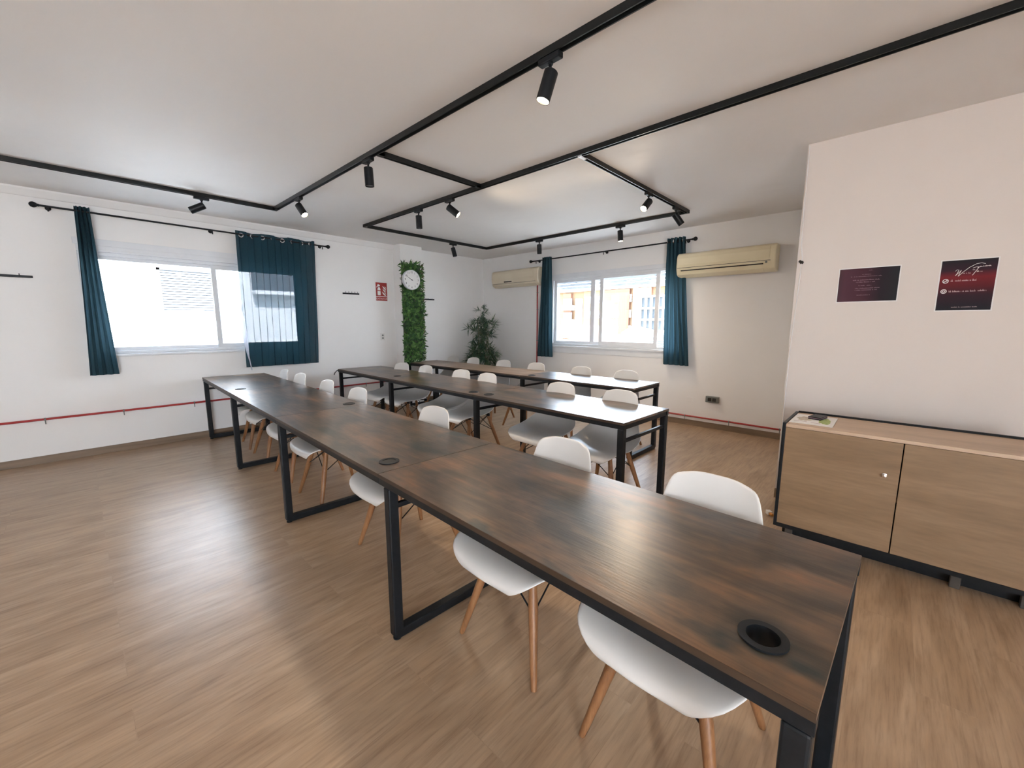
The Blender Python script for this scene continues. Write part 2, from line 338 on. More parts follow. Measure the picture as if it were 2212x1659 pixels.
def text_mesh(name, s, size, m, mtx, parent, extrude=.0006, align='CENTER', xs=1.0):
    cu = bpy.data.curves.new(name, 'FONT'); cu.body = s; cu.size = size; cu.align_x = align; cu.align_y = 'CENTER'; cu.extrude = extrude; cu.space_character = xs
    to = bpy.data.objects.new(name + '_tmp', cu); C.objects.link(to)
    bpy.context.view_layer.update()
    me = bpy.data.meshes.new_from_object(to.evaluated_get(bpy.context.evaluated_depsgraph_get()))
    bpy.data.objects.remove(to); me.name = name; me.transform(mtx); me.materials.clear(); me.materials.append(M[m])
    o = bpy.data.objects.new(name, me); C.objects.link(o); o.parent = parent; return o

# ------------------------------------------------------------------ room shell
H = 2.65; YL = 6.12; XR = 5.70; XP = 3.73; YP = .585; X0 = -3.2; Y0 = -3.2; T = .26
struct('floor', MB().box(X0, XR + T, Y0, YL + T, -.12, 0), 'floor')
struct('ceiling', MB().box(X0, XR + T, Y0, YL + T, H, H + .15), 'ceiling')
def wall_y(name, y0, y1, x0, x1, holes):      # wall spanning x, thickness y0..y1, with holes (xa,xb,za,zb)
    mb = MB(); x = x0
    for xa, xb, za, zb in holes:
        mb.box(x, xa, y0, y1, 0, H); mb.box(xa, xb, y0, y1, 0, za); mb.box(xa, xb, y0, y1, zb, H); x = xb
    mb.box(x, x1, y0, y1, 0, H); return struct(name, mb, 'wall')
def wall_x(name, x0, x1, y0, y1, holes):
    mb = MB(); y = y0
    for ya, yb, za, zb in holes:
        mb.box(x0, x1, y, ya, 0, H); mb.box(x0, x1, ya, yb, 0, za); mb.box(x0, x1, ya, yb, zb, H); y = yb
    mb.box(x0, x1, y, y1, 0, H); return struct(name, mb, 'wall')
W1 = (.10, 2.235, 1.06, 2.24); W2 = (2.20, 4.42, 1.02, 2.20)
wall_y('wall_left', YL, YL + T, X0, XR + T, [W1])
wall_x('wall_far', XR, XR + T, YP, YL, [W2])
struct('wall_right', MB().box(XP, XP + .2, Y0, YP, 0, H), 'wall_pink')
struct('wall_return', MB().box(XP + .2, XR + T, YP - .2, YP, 0, H), 'wall')
wall_y('wall_behind', Y0 - .2, Y0, X0, XP, [(-3.0, -1.0, .2, 2.25)])  # unseen opening added behind the camera to let in fill light
wall_x('wall_near', X0 - .2, X0, Y0, YL, [])
struct('wall_column', MB().box(3.69, 4.10, 5.90, YL, 0, H), 'wall')
# baseboards and the thin cornice line on the left wall
struct('baseboard_left', MB().box(X0, 3.69, YL - .014, YL, 0, .075), 'base')
struct('baseboard_far', MB().box(XR - .014, XR, YP, YL - .014, 0, .075), 'base')
struct('baseboard_right', MB().box(XP - .014, XP, Y0, YP, 0, .075), 'base')
struct('baseboard_recess', MB().box(4.10, XR - .014, YL - .014, YL, 0, .075), 'base')
struct('trim_1', MB().prism([(YL, 2.575), (YL - .012, 2.58), (YL - .05, 2.635), (YL - .055, H), (YL, H)], 'x', X0, 3.69), 'wall')

# ------------------------------------------------------------------ windows
def win_frame_y(root, x0, x1, z0, z1, y0, y1, t):
    return MB().box(x0, x1, y0, y1, z0, z0 + t).box(x0, x1, y0, y1, z1 - t, z1).box(x0, x0 + t, y0, y1, z0 + t, z1 - t).box(x1 - t, x1, y0, y1, z0 + t, z1 - t)
def win_frame_x(y0, y1, z0, z1, x0, x1, t, tv=None):
    tv = tv or t
    return MB().box(x0, x1, y0, y1, z0, z0 + t).box(x0, x1, y0, y1, z1 - t, z1).box(x0, x1, y0, y0 + tv, z0 + t, z1 - t).box(x0, x1, y1 - tv, y1, z0 + t, z1 - t)
w1 = bpy.data.objects.new('window_1', None); C.objects.link(w1); w1['kind'] = 'structure'; w1.location = (1.17, YL, 1.06)
def chw(name, mb, m, root, bevel=0):
    o = obj(name, mb, m, None, bevel=bevel); o.parent = root; o.matrix_parent_inverse = Matrix.Translation(-root.location); return o
chw('window_frame', win_frame_y(w1, W1[0], W1[1], 1.06, 2.13, YL + .03, YL + .09, .035), 'alu', w1, .004)
s1 = chw('sash', win_frame_y(w1, W1[0] + .035, 1.275, 1.095, 2.095, YL + .065, YL + .085, .038), 'alu', w1, .003)
s2 = chw('sash', win_frame_y(w1, 1.215, W1[1] - .035, 1.095, 2.095, YL + .04, YL + .06, .05), 'alu', w1, .003)
chw('pane', MB().box(W1[0] + .07, 1.24, YL + .073, YL + .077, 1.13, 2.06), 'glass', w1)
chw('pane', MB().box(1.262, W1[1] - .08, YL + .048, YL + .052, 1.142, 2.05), 'glass', w1)
chw('shutter_box', MB().box(W1[0], W1[1], YL - .006, YL + .2, 2.13, 2.24).box(W1[0] - .02, W1[1] + .02, YL - .014, YL - .006, 2.185, 2.25).box(W1[0], W1[1], YL - .012, YL - .006, 2.13, 2.15), 'alu', w1, .003)
chw('window_sill', MB().box(W1[0] - .03, W1[1] + .03, YL - .03, YL + .03, 1.035, 1.06).box(W1[0], W1[1], YL + .09, YL + T + .03, 1.03, 1.06), 'alu', w1, .004)
w2 = bpy.data.objects.new('window_2', None); C.objects.link(w2); w2['kind'] = 'structure'; w2.location = (XR, 3.3, 1.02)
chw('window_frame', win_frame_x(W2[0], W2[1], 1.02, 2.16, XR + .03, XR + .10, .035), 'alu', w2, .004)
chw('sash', win_frame_x(2.50, 3.47, 1.055, 2.145, XR + .035, XR + .055, .055, .06), 'alu', w2, .003)
chw('sash', win_frame_x(3.42, W2[1] - .035, 1.055, 2.125, XR + .072, XR + .09, .045, .05).box(XR + .072, XR + .09, 3.58, 3.66, 1.1, 2.08), 'alu', w2, .003)
chw('pane', MB().box(XR + .043, XR + .047, 2.56, 3.41, 1.11, 2.09), 'glass', w2)
chw('pane', MB().box(XR + .079, XR + .083, 3.66, W2[1] - .085, 1.1, 2.08), 'glass', w2)
mb = MB().box(XR - .006, XR + .2, W2[0], W2[1], 2.16, 2.20)
chw('shutter_box', mb.box(XR - .012, XR - .006, W2[0] - .02, W2[1] + .02, 2.155, 2.215), 'alu', w2, .003)
mb = MB()
for i in range(4): mb.box(XR + .14, XR + .155, W2[0], W2[1], 1.965 + i * .05, 2.008 + i * .05)
chw('roller_shutter', mb, 'alu', w2, .004)
chw('window_sill', MB().box(XR - .03, XR + .03, W2[0] - .03, W2[1] + .03, .99, 1.02).box(XR + .10, XR + T + .03, W2[0], W2[1], .99, 1.02).box(XR - .01, XR, W2[0] - .03, W2[1] + .03, .90, .99), 'alu', w2, .004)

# ------------------------------------------------------------------ ceiling tracks
TZ = 2.615
def track(a, b, label):
    """recessed-groove track from a to b, axis aligned; three-walled channel with conductor"""
    (x0, y0), (x1, y1) = a, b; al = 'y' if x0 == x1 else 'x'
    root = thing('ceiling_track', label, 'lighting track', ((x0 + x1) / 2, (y0 + y1) / 2, TZ), 0, 'black ceiling lighting tracks')
    L = (y1 - y0) if al == 'y' else (x1 - x0); h = L / 2; wd = .0185
    def P(u0, u1, z0, z1, c0=-h, c1=h):
        mb.box(u0, u1, c0, c1, z0, z1) if al == 'y' else mb.box(c0, c1, u0, u1, z0, z1)
    mb = MB(); P(-wd, wd, .02, H - TZ); P(-wd, -wd + .006, 0, .02); P(wd - .006, wd, 0, .02)
    obj('channel', mb, 'track', root)
    mb = MB(); P(-.004, .004, .012, .02); obj('conductor', mb, 'grey', root)
    mb = MB(); P(-wd, wd, -.001, .02, -h, -h + .05); obj('end_cap', mb, 'track', root)
    mb = MB(); P(-wd, wd, -.001, .02, h - .05, h); obj('end_cap', mb, 'track', root)
    return root
track((1.65, -3.1), (1.65, 5.081), 'long black ceiling track over the front desk row')
track((-3.1, 5.10), (1.6685, 5.10), 'black ceiling track running along the wall with the left window')
track((2.70, -3.1), (2.70, 5.101), 'long black ceiling track reaching the right edge of the photo')
track((2.6815, 5.12), (4.831, 5.12), 'short black ceiling track nearest the leafy clock panel')
track((4.85, 1.859), (4.85, 5.1385), 'black ceiling track parallel to the wall with the far window')
tF = track((2.719, 1.84), (4.8685, 1.84), 'black crossing track near the right wall, joining the long and far window tracks')
track((1.669, 2.92), (2.681, 2.92), 'shortest black ceiling track, bridging the two long ones')
obj('connector', MB().box(-1.10, -1.02, -.014, .014, -.006, .004), 'alu', tF, bevel=.002)

def spot(x, y, al, lit, tilt, d, label):
    root = thing('track_spotlight', label, 'spotlight', (x, y, TZ), 0, 'lit track spotlights' if lit else 'unlit track spotlights')
    mb = MB(); a, b = (.018, .062) if al == 'y' else (.062, .018)
    mb.box(-a, a, -b, b, -.028, 0); obj('adapter', mb, 'black', root, bevel=.005)
    obj('stem', MB().tube((0, 0, -.028), (0, 0, -.075), .0075, n=12).tube((0, 0, -.028), (0, 0, -.036), .014, n=16), 'black', root, smooth=False)
    dx, dy = d; n = math.hypot(dx, dy) or 1
    ax = Vector((sin(R(tilt)) * dx / n, sin(R(tilt)) * dy / n, -cos(R(tilt)))).normalized()
    piv = Vector((0, 0, -.085)); top = piv - ax * .022; bot = piv + ax * .112; r = .033
    q = Vector((0, 0, 1)).rotation_difference(ax).to_matrix()
    mb = MB().lathe([(0, 0), (r - .004, 0), (r, .004), (r, .134), (r - .003, .134), (r - .003, .122), (0, .122)], top, 28, q)
    hs = obj('lamp_housing', mb, 'black', root); autosmooth(hs)
    lens = obj('lamp_lens', MB().lathe([(0, .124), (r - .004, .124), (r - .004, .128), (0, .130)], top, 24, q), 'bulb' if lit else 'bulb_off', root)
    if lit:
        ld = bpy.data.lights.new('lamp_light', 'SPOT'); ld.energy = LAMP_W; ld.color = (1, .80, .58); ld.spot_size = R(150); ld.spot_blend = .9; ld.shadow_soft_size = .06
        lo = bpy.data.objects.new('lamp_light', ld); C.objects.link(lo); lo.parent = root; lo.location = top + ax * .139
        lo.rotation_euler = Vector((0, 0, -1)).rotation_difference(ax).to_euler()
    return root
spot(1.65, 1.30, 'y', 1, 17, (-.68, .73), 'large lit black spotlight nearest the camera, upper middle of the photo')
spot(1.65, 3.03, 'y', 0, 2, (1, 0), 'unlit black spotlight hanging straight down beside the shortest track')
spot(1.65, 4.42, 'y', 1, 38, (.35, -1), 'lit black spotlight by the track corner above the left window')
spot(.99, 5.10, 'x', 0, 62, (-.85, .35), 'unlit black spotlight tilted sideways on the track along the left window')
spot(2.70, 3.92, 'y', 0, 2, (1, 0), 'unlit black spotlight hanging straight down above the middle desk row')
spot(2.70, 3.38, 'y', 1, 52, (.6, -.85), 'lit black spotlight tilted right over the middle desk row')
spot(4.14, 5.12, 'x', 0, 14, (.68, -.73), 'small unlit spotlight near the leafy clock panel, slightly tilted')
spot(4.85, 3.985, 'y', 0, 3, (1, 0), 'small unlit spotlight at the left end of the track beside the far window')
spot(4.85, 2.665, 'y', 1, 6, (-.3, -1), 'lit spotlight pointing down in front of the far window')
spot(3.87, 1.84, 'x', 1, 48, (-.95, .1), 'lit spotlight tilted left on the crossing track near the far window')
spot(4.53, 1.84, 'x', 0, 38, (.68, -.73), 'unlit spotlight tilted right beside the track corner by the large air conditioner')

# ------------------------------------------------------------------ desks
def slab_hole(x0, x1, y0, y1, z0, z1, holes):
    """slab with round through-holes (cx,cy,r)"""
    mb = MB(); ys = y0
    for (cx, cy, r) in sorted(holes, key=lambda h: h[1]):
        s = r + .012
        if cy - s > ys: mb.box(x0, x1, ys, cy - s, z0, z1)
        mb.box(x0, cx - s, cy - s, cy + s, z0, z1); mb.box(cx + s, x1, cy - s, cy + s, z0, z1)
        n = 32; vs = []
        for z in (z0, z1):
            for i in range(n):
                t = 2 * pi * (i + .5) / n; vs.append((cx + r * cos(t), cy + r * sin(t), z))
            for i in range(n):
                t = 2 * pi * (i + .5) / n; k = s / max(abs(cos(t)), abs(sin(t))); vs.append((cx + k * cos(t), cy + k * sin(t), z))
        fs = []
        for i in range(n):
            j = (i + 1) % n
            fs += [(i, j, n + j, n + i), (2 * n + i, 3 * n + i, 3 * n + j, 2 * n + j), (i, 2 * n + i, 2 * n + j, j)]
        # corner triangles of the square
        for q in range(4):
            i = q * 8 + 3; j = i + 1
            ccx, ccy = cx + s * (1 if q in (0, 3) else -1), cy + s * (1 if q in (0, 1) else -1)
            for z, base in ((z0, 0), (z1, 2 * n)):
                vs.append((ccx, ccy, z)); fs.append((base + n + i, base + n + j, len(vs) - 1))
        mb.add(vs, fs); ys = cy + s
    mb.box(x0, x1, ys, y1, z0, z1); return mb
def leg_frame(W, y, gusset=0):
    """closed rectangular tube frame across the desk"""
    a = .045; mb = MB()
    mb.box(0, a, y, y + a, .022, .703); mb.box(W - a, W, y, y + a, .022, .703)
    mb.box(.034, W - .034, y, y + a, .70, .732)
    mb.prism([(.0, .022), (.02, .006), (W - .02, .006), (W, .022), (W, .05), (0, .05)], 'y', y, y + a)
    return mb
def desk(loc, ang, W, L, near, ends, label, holes, inset=.04, top='desk', gus=0):
    """near: has a leg frame at its near end; ends: cap holes open?"""
    root = thing('office_desk', label, 'desk', loc, -ang, 'desks joined into three rows')
    t = obj('desktop', slab_hole(0, W, .0015, L - .0015, .733, .75, [(x, y, .036) for x, y, o in holes]), top, root)
    for x in (-.0012, W): obj('desktop_edge', MB().box(x, x + .0012, .0015, L - .0015, .733, .7495), 'edge', root)
    for x in (.002, W - .032): obj('rail', MB().box(x, x + .03, .001, L - .001, .703, .733), 'black', root, bevel=.0015)
    def fr(y, g, first):
        f = obj('leg_frame', leg_frame(W, y), 'black', root, bevel=.006)
        obj('crossbar', MB().box(.045, W - .045, y + .012, y + .033, .605, .627), 'black', f, bevel=.003)
        for x in (.0225, W - .0225): obj('foot', MB().lathe([(0, 0), (.018, 0), (.018, .006), (0, .006)], (x, y + .0225, 0), 16), 'black', f)
        if g:
            g1 = MB().prism([(y + .001, .703), (y - .13, .703), (y - .10, .66), (y - .03, .55), (y + .001, .545)], 'x', W - .036, W - .012)
            obj('gusset', g1, 'black', f, bevel=.002)
    if near: fr(.004, 0, True)
    fr(L - inset - .045, gus, False)
    for x, y, o in holes:
        mb = MB().ring(.031, .046, .750, .7545, (x, y, 0)).ring(.031, .0355, .700, .7505, (x, y, 0))
        g = obj('cable_grommet', mb, 'black', root); autosmooth(g)
        if not o: obj('grommet_cover', MB().lathe([(0, .748), (.031, .748), (.031, .752), (0, .753)], (x, y, 0), 24), 'dark', g)
    return root
A1 = R(2.2); o1 = Vector((.762, .03, 0)); u1 = Vector((sin(A1), cos(A1), 0)); n1_ = Vector((cos(A1), -sin(A1), 0)); Wd = .655
hol = [[(.125, .11, 1)], [(.11, .11, 0)], [(.56, .10, 0)], [(.12, .11, 0)]]
lb = ['front row desk nearest the camera, rustic brown, with an open round cable hole',
      'rustic brown desk in the front row, second from the camera',
      'rustic brown desk in the front row, third from the camera, reflecting the left window',
      'front row desk farthest from the camera, against the wall below the left window']
ys = [0, 1.52, 3.03, 4.52, 6.0]
for i in range(4):
    desk(o1 + u1 * ys[i], A1, Wd, ys[i + 1] - ys[i], i == 0, 0, lb[i], hol[i], gus=i < 3)
A2 = R(2.05); o2 = Vector((2.353, 1.215, 0)); u2 = Vector((sin(A2), cos(A2), 0)); n2_ = Vector((cos(A2), -sin(A2), 0))
ys = [0, 1.525, 3.09, 4.55]; hol = [[(.105, 1.425, 0)], [(.09, .10, 0)], [(.19, .12, 0)]]
lb = ['middle row desk at the near right end, top glaring with window light',
      'dark brown desk in the centre of the middle row',
      'dark brown desk at the far left end of the middle row']
for i in range(3):
    desk(o2 + u2 * ys[i], A2, .66, ys[i + 1] - ys[i], i == 0, 0, lb[i], hol[i], inset=.0 if i < 2 else .02, gus=i < 2)
A3 = R(.6); o3 = Vector((3.73, 1.84, 0)); u3 = Vector((sin(A3), cos(A3), 0)); n3_ = Vector((cos(A3), -sin(A3), 0))
ys = [0, 1.53, 2.83, 4.10]; hol = [[(.10, 1.42, 0)], [], []]
lb = ['dark desk at the near right end of the back row, reflecting the far window',
      'lighter brown desk in the middle of the back row', 'lighter brown desk at the far end of the back row, beside the leafy clock panel']
for i in range(3):
    desk(o3 + u3 * ys[i], A3, .60, ys[i + 1] - ys[i], i == 0, 0, lb[i], hol[i], inset=.0, top='desk' if i == 0 else 'desk_brown', gus=i < 2)
tag(obj('cable_strap', MB().path([(2.503, 5.70, .735), (2.47, 5.69, .735), (2.40, 5.60, .715), (2.37, 5.55, .70)], .006, 8), 'black'), 'black strap end sticking out from the far corner of the middle desk row', 'strap')
tag(obj('tan_sheet', MB().add([(1.30, 5.87, .7505), (1.60, 5.90, .7505), (1.59, 5.99, .7505), (1.29, 5.96, .7505)], [(0, 1, 2, 3)]).add([(1.30, 5.87, .752), (1.60, 5.90, .752), (1.59, 5.99, .752), (1.29, 5.96, .752)], [(0, 1, 2, 3)]), 'oak_top'), 'thin tan sheet lying on the far end of the front desk row', 'paper')  # thin tan quads laid just above the desktop

# ------------------------------------------------------------------ chairs
def chair_shell():
    prof = [(.288, .390, .130), (.288, .408, .172), (.274, .430, .218), (.222, .446, .250), (.135, .440, .270), (.05, .432, .274), (-.04, .430, .270),
            (-.115, .440, .260), (-.170, .466, .244), (-.205, .515, .226), (-.224, .583, .203), (-.236, .652, .186), (-.245, .720, .173),
            (-.252, .775, .161), (-.257, .815, .149), (-.260, .840, .133), (-.261, .850, .110)]
    nv = 16; vs = []; n = len(prof)
    for i, (x, z, w) in enumerate(prof):
        a = prof[max(i - 1, 0)]; b = prof[min(i + 1, n - 1)]
        tx, tz = b[0] - a[0], b[1] - a[1]; l = math.hypot(tx, tz); nx, nz = tz / l, -tx / l   # normal up on the seat, forward on the back
        if nz < 0 and i < 8: nx, nz = -nx, -nz
        f = i / (n - 1)
        curl = .012 + .075 * math.exp(-((f - .50) / .17) ** 2) + .02 * math.exp(-((f - .8) / .2) ** 2)
        for j in range(nv + 1):
            v = -1 + 2 * j / nv; c = curl * abs(v) ** 2.6
            dx = dz = 0
            if f < .2: dx -= .030 * v * v * (1 - f / .2); dz -= .010 * abs(v) ** 3 * (1 - f / .2)
            if f > .85: dz -= .016 * v ** 4 * (f - .85) / .15
            vs.append((x + nx * c + dx, w * v, z + nz * c + dz))
    fs = [(i * (nv + 1) + j, (i + 1) * (nv + 1) + j, (i + 1) * (nv + 1) + j + 1, i * (nv + 1) + j + 1) for i in range(n - 1) for j in range(nv)]
    return MB().add(vs, fs)
def make_chair():
    root = thing('shell_chair', 'x', 'chair', (0, 0, 0), 0, 'white shell chairs with wooden legs')
    sh = obj('seat_shell', chair_shell(), 'plastic', root, smooth=True)
    md = sh.modifiers.new('solid', 'SOLIDIFY'); md.thickness = .009; md.offset = -1
    md = sh.modifiers.new('sub', 'SUBSURF'); md.levels = 1; md.render_levels = 1
    tops = {}; feet = {}
    for sx in (1, -1):
        for sy in (1, -1):
            t = Vector((.125 * sx - .005, .115 * sy, .405)); f = Vector((.225 * sx - (.01 if sx < 0 else 0), .215 * sy, 0)); tops[sx, sy] = t; feet[sx, sy] = f
            p = [t, t.lerp(f, .35), t.lerp(f, .75), t.lerp(f, .98), f]
            o = obj('leg', MB().path(p, [.0155, .0195, .0155, .0125, .0115], 12), 'leg', root); autosmooth(o)
    mb = MB(); br = .0035
    K = [(1, 1), (1, -1), (-1, -1), (-1, 1)]
    for i in range(4):
        a, b = K[i], K[(i + 1) % 4]
        ma = tops[a].lerp(feet[a], .38); m2 = tops[b].lerp(feet[b], .38)
        mid = (tops[a] + tops[b]) / 2
        mb.tube(tops[a] + Vector((0, 0, .012)), m2, br, n=8); mb.tube(tops[b] + Vector((0, 0, .012)), ma, br, n=8)
        mb.tube(ma - (m2 - ma).normalized() * .018, ma + (m2 - ma).normalized() * .018, .0055, n=8)
    mb.tube(tops[1, 1] + Vector((0, 0, .02)), tops[-1, -1] + Vector((0, 0, .02)), .006, n=8); mb.tube(tops[1, -1] + Vector((0, 0, .02)), tops[-1, 1] + Vector((0, 0, .02)), .006, n=8)
    obj('wire_brace', mb, 'black', root)
    for k in K: autosmooth(obj('mount', MB().lathe([(0, 0), (.019, 0), (.019, .022), (.013, .03), (0, .03)], tops[k] + Vector((0, 0, .002)), 16), 'black', root))
    return root
ordn = ['nearest the camera', 'second from the camera', 'third from the camera', 'fourth from the camera', 'fifth from the camera', 'sixth from the camera', 'farthest from the camera']
def row(o, u, n, cx, ys, rowname, ang, first=None):
    rnd = random.Random(len(rowname)); last = len(ys) - 1
    for i, y in enumerate(ys):
        off = 0
        if isinstance(y, tuple): y, off, extra = y
        else: extra = rnd.uniform(-3, 3)
        p = o + n * (cx + off) + u * (y - o.y)
        lab = 'white shell chair at the %s desk row, %s' % (rowname, ordn[i] if i < last else ordn[-1])
        rz = pi - ang + R(extra)
        if first is not None: first.location = p; first.rotation_euler = (0, 0, rz); first['label'] = lab; c0 = first; first = None; row.proto = c0
        else: dup(row.proto, p, rz, lab)
proto = make_chair()
row(o1, u1, n1_, .475, [.44, 1.10, 2.15, 3.28, 3.97, 4.74, 5.33], 'front', A1, proto)
row(o2, u2, n2_, .40, [1.60, 2.21, (3.25, 0, -2), (3.72, .02, 3), 4.46, (4.98, -.03, 8)], 'middle', A2)
row(o3, u3, n3_, .385, [2.25, 2.88, 3.62, 4.27, 4.96, 5.47], 'back', A3)

# ------------------------------------------------------------------ curtain rods and curtains
def rod(name, a, b, brk, label, wall_dir, wall_c):
    c = (Vector(a) + Vector(b)) / 2; root = thing(name, label, 'curtain rod', c); a = Vector(a) - c; b = Vector(b) - c; d = (b - a).normalized()
    obj('pole', MB().tube(a, b, .0095, n=16), 'black', root, smooth=False)
    for e, s in ((a, -1), (b, 1)):
        q = Vector((0, 0, 1)).rotation_difference(d * s).to_matrix()
        pr = [(0, 0), (.013, 0), (.013, .012), (.02, .02), (.026, .032), (.027, .04), (.022, .055), (.01, .064), (0, .066)]
        f = obj('finial', MB().lathe(pr, e, 20, q), 'black', root); autosmooth(f)
    for t in brk:
        p = a.lerp(b, t); wv = Vector(wall_dir); dist = wall_c
        mb = MB().tube(p, p + wv * dist, .006, n=10).tube(p + wv * (dist - .006), p + wv * dist, .022, n=16)
        mb.tube(p - Vector((0, 0, .012)), p - Vector((0, 0, .045)), .006, n=8)
        obj('bracket', mb, 'black', root)
    return root
rod('curtain_rod', (-.10, 6.02, 2.492), (2.56, 6.02, 2.472), (.02, .505, .985), 'black curtain rod above the left window', (0, 1, 0), .10)
rod('curtain_rod', (5.60, 2.04, 2.472), (5.60, 4.75, 2.467), (.03, .48, .97), 'black curtain rod above the far window', (1, 0, 0), .10)
def curtain(name, label, axis, c, t0, t1, b0, b1, zt, zb, folds, amp, m, eyelets=None, nz=24, phase=0, sag=0, group='teal window curtains'):
    """sheet hanging along axis; t0,t1 top span, b0,b1 bottom span"""
    root = thing(name, label, 'curtain', (0, 0, 0), 0, group)
    nu = folds * 10; vs = []
    for k in range(nz + 1):
        f = k / nz; z = zt + (zb - zt) * f
        s = f ** 1.3
        x0 = t0 + (b0 - t0) * s; x1 = t1 + (b1 - t1) * s
        for i in range(nu + 1):
            g = i / nu
            a = amp * (1 - .25 * f) * sin(2 * pi * folds * g + phase + .5 * sin(2.3 * f * pi + g * 5)) + amp * .25 * sin(9 * g + 4 * f)
            q = x0 + (x1 - x0) * (g + .10 / folds * sin(4 * pi * folds * g + phase))
            zz = z + (sag * sin(2 * pi * folds * g * .5 + 1) * (1 - f) ** 8 if sag else 0)
            vs.append((q, c + a, zz) if axis == 'x' else (c + a, q, zz))
    W_ = nu + 1
    fs = [(k * W_ + i, k * W_ + i + 1, (k + 1) * W_ + i + 1, (k + 1) * W_ + i) for k in range(nz) for i in range(nu)]
    cx = (t0 + t1) / 2; cz = (zt + zb) / 2; org = Vector((cx, c, cz)) if axis == 'x' else Vector((c, cx, cz)); root.location = org
    mb = MB().add([Vector(v) - org for v in vs], fs)
    obj('fabric', mb, m, root, smooth=True)
    if eyelets:
        for i in range(eyelets):
            g = (i + .5) / eyelets; q = t0 + (t1 - t0) * g
            rot = Matrix.Rotation(R(90), 3, 'X') if axis == 'x' else Matrix.Rotation(R(90), 3, 'Y')
            tw = Matrix.Rotation(R(70 if i % 2 else -70) if amp > .02 else R(35 if i % 2 else -10), 3, 'Z')
            p = Vector((q, c, zt - .045)) if axis == 'x' else Vector((c, q, zt - .045))
            e = obj('eyelet', MB().ring(.017, .027, -.004, .004, p - org, 20, tw @ rot), 'chrome', root)
    return root
curtain('curtain', 'narrow gathered teal curtain at the left side of the left window', 'x', 6.02, .125, .235, .065, .285, 2.535, .855, 4, .030, 'teal', 0)
c2 = curtain('curtain', 'wide see-through dark teal curtain with silver eyelets on the left window', 'x', 6.02, 1.475, 2.41, 1.46, 2.36, 2.515, .835, 6, .016, 'sheer', 8, sag=.008)
mb = MB(); vs = []; n = 14
for k in range(n + 1):
    f = k / n; z = 1.62 + (.80 - 1.62) * f; wv = .004 + .05 * sin(pi * min(f * 1.15, 1)) ; xo = 1.455 + .02 * f + .03 * f ** 3
    vs += [(xo - wv * .5, 5.985, z), (xo, 5.96 - .02 * f, z), (xo + wv * .5, 5.985, z)]
org = c2.location
obj('lining', mb.add([Vector(v) - org for v in vs], [(3 * k + j, 3 * k + j + 1, 3 * k + j + 4, 3 * k + j + 3) for k in range(n) for j in range(2)]), 'lining', c2, smooth=True)
curtain('curtain', 'narrow gathered teal curtain at the left side of the far window', 'y', 5.60, 4.345, 4.525, 4.285, 4.63, 2.505, .82, 4, .030, 'teal', 0, phase=1)
curtain('curtain', 'gathered teal curtain between the far window and the large air conditioner', 'y', 5.60, 2.13, 2.38, 1.985, 2.34, 2.52, .825, 5, .032, 'teal', 4, phase=2)

# ------------------------------------------------------------------ air conditioners
def aircon(y0, y1, z0, z1, label, m, style):
    root = thing('air_conditioner', label, 'air conditioner', (XR, (y0 + y1) / 2, (z0 + z1) / 2), 0, 'wall air conditioners'); hy = (y1 - y0) / 2; h = (z1 - z0) / 2; D = .20
    prof = [(0, -h), (-D * .55, -h), (-D * .85, -h * .80), (-D * .98, -h * .35), (-D, 0), (-D * .98, h * .55), (-D * .90, h * .88), (-D * .72, h), (0, h)]
    b = obj('body', MB().prism(prof, 'y', -hy, hy), m, root, bevel=.012, seg=3); autosmooth(b, 50)
    if style:
        obj('front_panel', MB().prism([(-D * .985, -h * .22), (-D * 1.02, 0), (-D * 1.0, h * .55), (-D * .93, h * .86), (-D * .88, h * .86), (-D * .9, -h * .22)], 'y', -hy + .06, hy - .012), m, root, bevel=.006)
        obj('outlet_slot', MB().prism([(-D * .965, -h * .50), (-D * .99, -h * .46), (-D * .99, -h * .42), (-D * .9, -h * .42), (-D * .9, -h * .5)], 'y', -hy + .12, hy - .06), 'dark', root)
        obj('seam', MB().prism([(-D * .985, -h * .25), (-D * 1.005, -h * .22), (-D * .9, -h * .22)], 'y', -hy + .05, hy - .012), 'dark', root)
        obj('louver', MB().prism([(-D * .60, -h * .985), (-D * .86, -h * .78), (-D * .95, -h * .52), (-D * .96, -h * .52), (-D * .88, -h * .80), (-D * .61, -h * 1.01)], 'y', -hy + .12, hy - .06), m, root)
        obj('badge', MB().lathe([(0, 0), (.012, 0), (.012, .003), (0, .003)], (-D * 1.0, -hy + .09, -h * .36), 16, Matrix.Rotation(R(-90), 3, 'Y')), 'grey', root)
    else:
        obj('front_panel', MB().prism([(-D * 1.0, -h * .12), (-D * 1.02, 0), (-D * 1.0, h * .55), (-D * .95, h * .78), (-D * .9, h * .78), (-D * .9, -h * .12)], 'y', -hy + .09, hy - .02), 'cream2', root, bevel=.004)
        obj('display', MB().box(-D * .985, -D * .9, .05, .24, -h * .46, -h * .34), 'dark', root)
        obj('louver', MB().prism([(-D * .55, -h * .99), (-D * .86, -h * .76), (-D * .88, -h * .80), (-D * .56, -h * 1.03)], 'y', -hy + .09, hy - .02), 'grey' if False else m, root)
        obj('seam', MB().prism([(-D * .93, -h * .60), (-D * .95, -h * .575), (-D * .8, -h * .575)], 'y', -hy + .06, hy - .02), 'dark', root)
    return root
aircon(1.07, 2.19, 1.99, 2.295, 'large cream air conditioner to the right of the far window', 'cream', 1)
aircon(4.55, 5.68, 2.06, 2.36, 'smaller beige air conditioner in the corner left of the far window', 'cream2', 0)

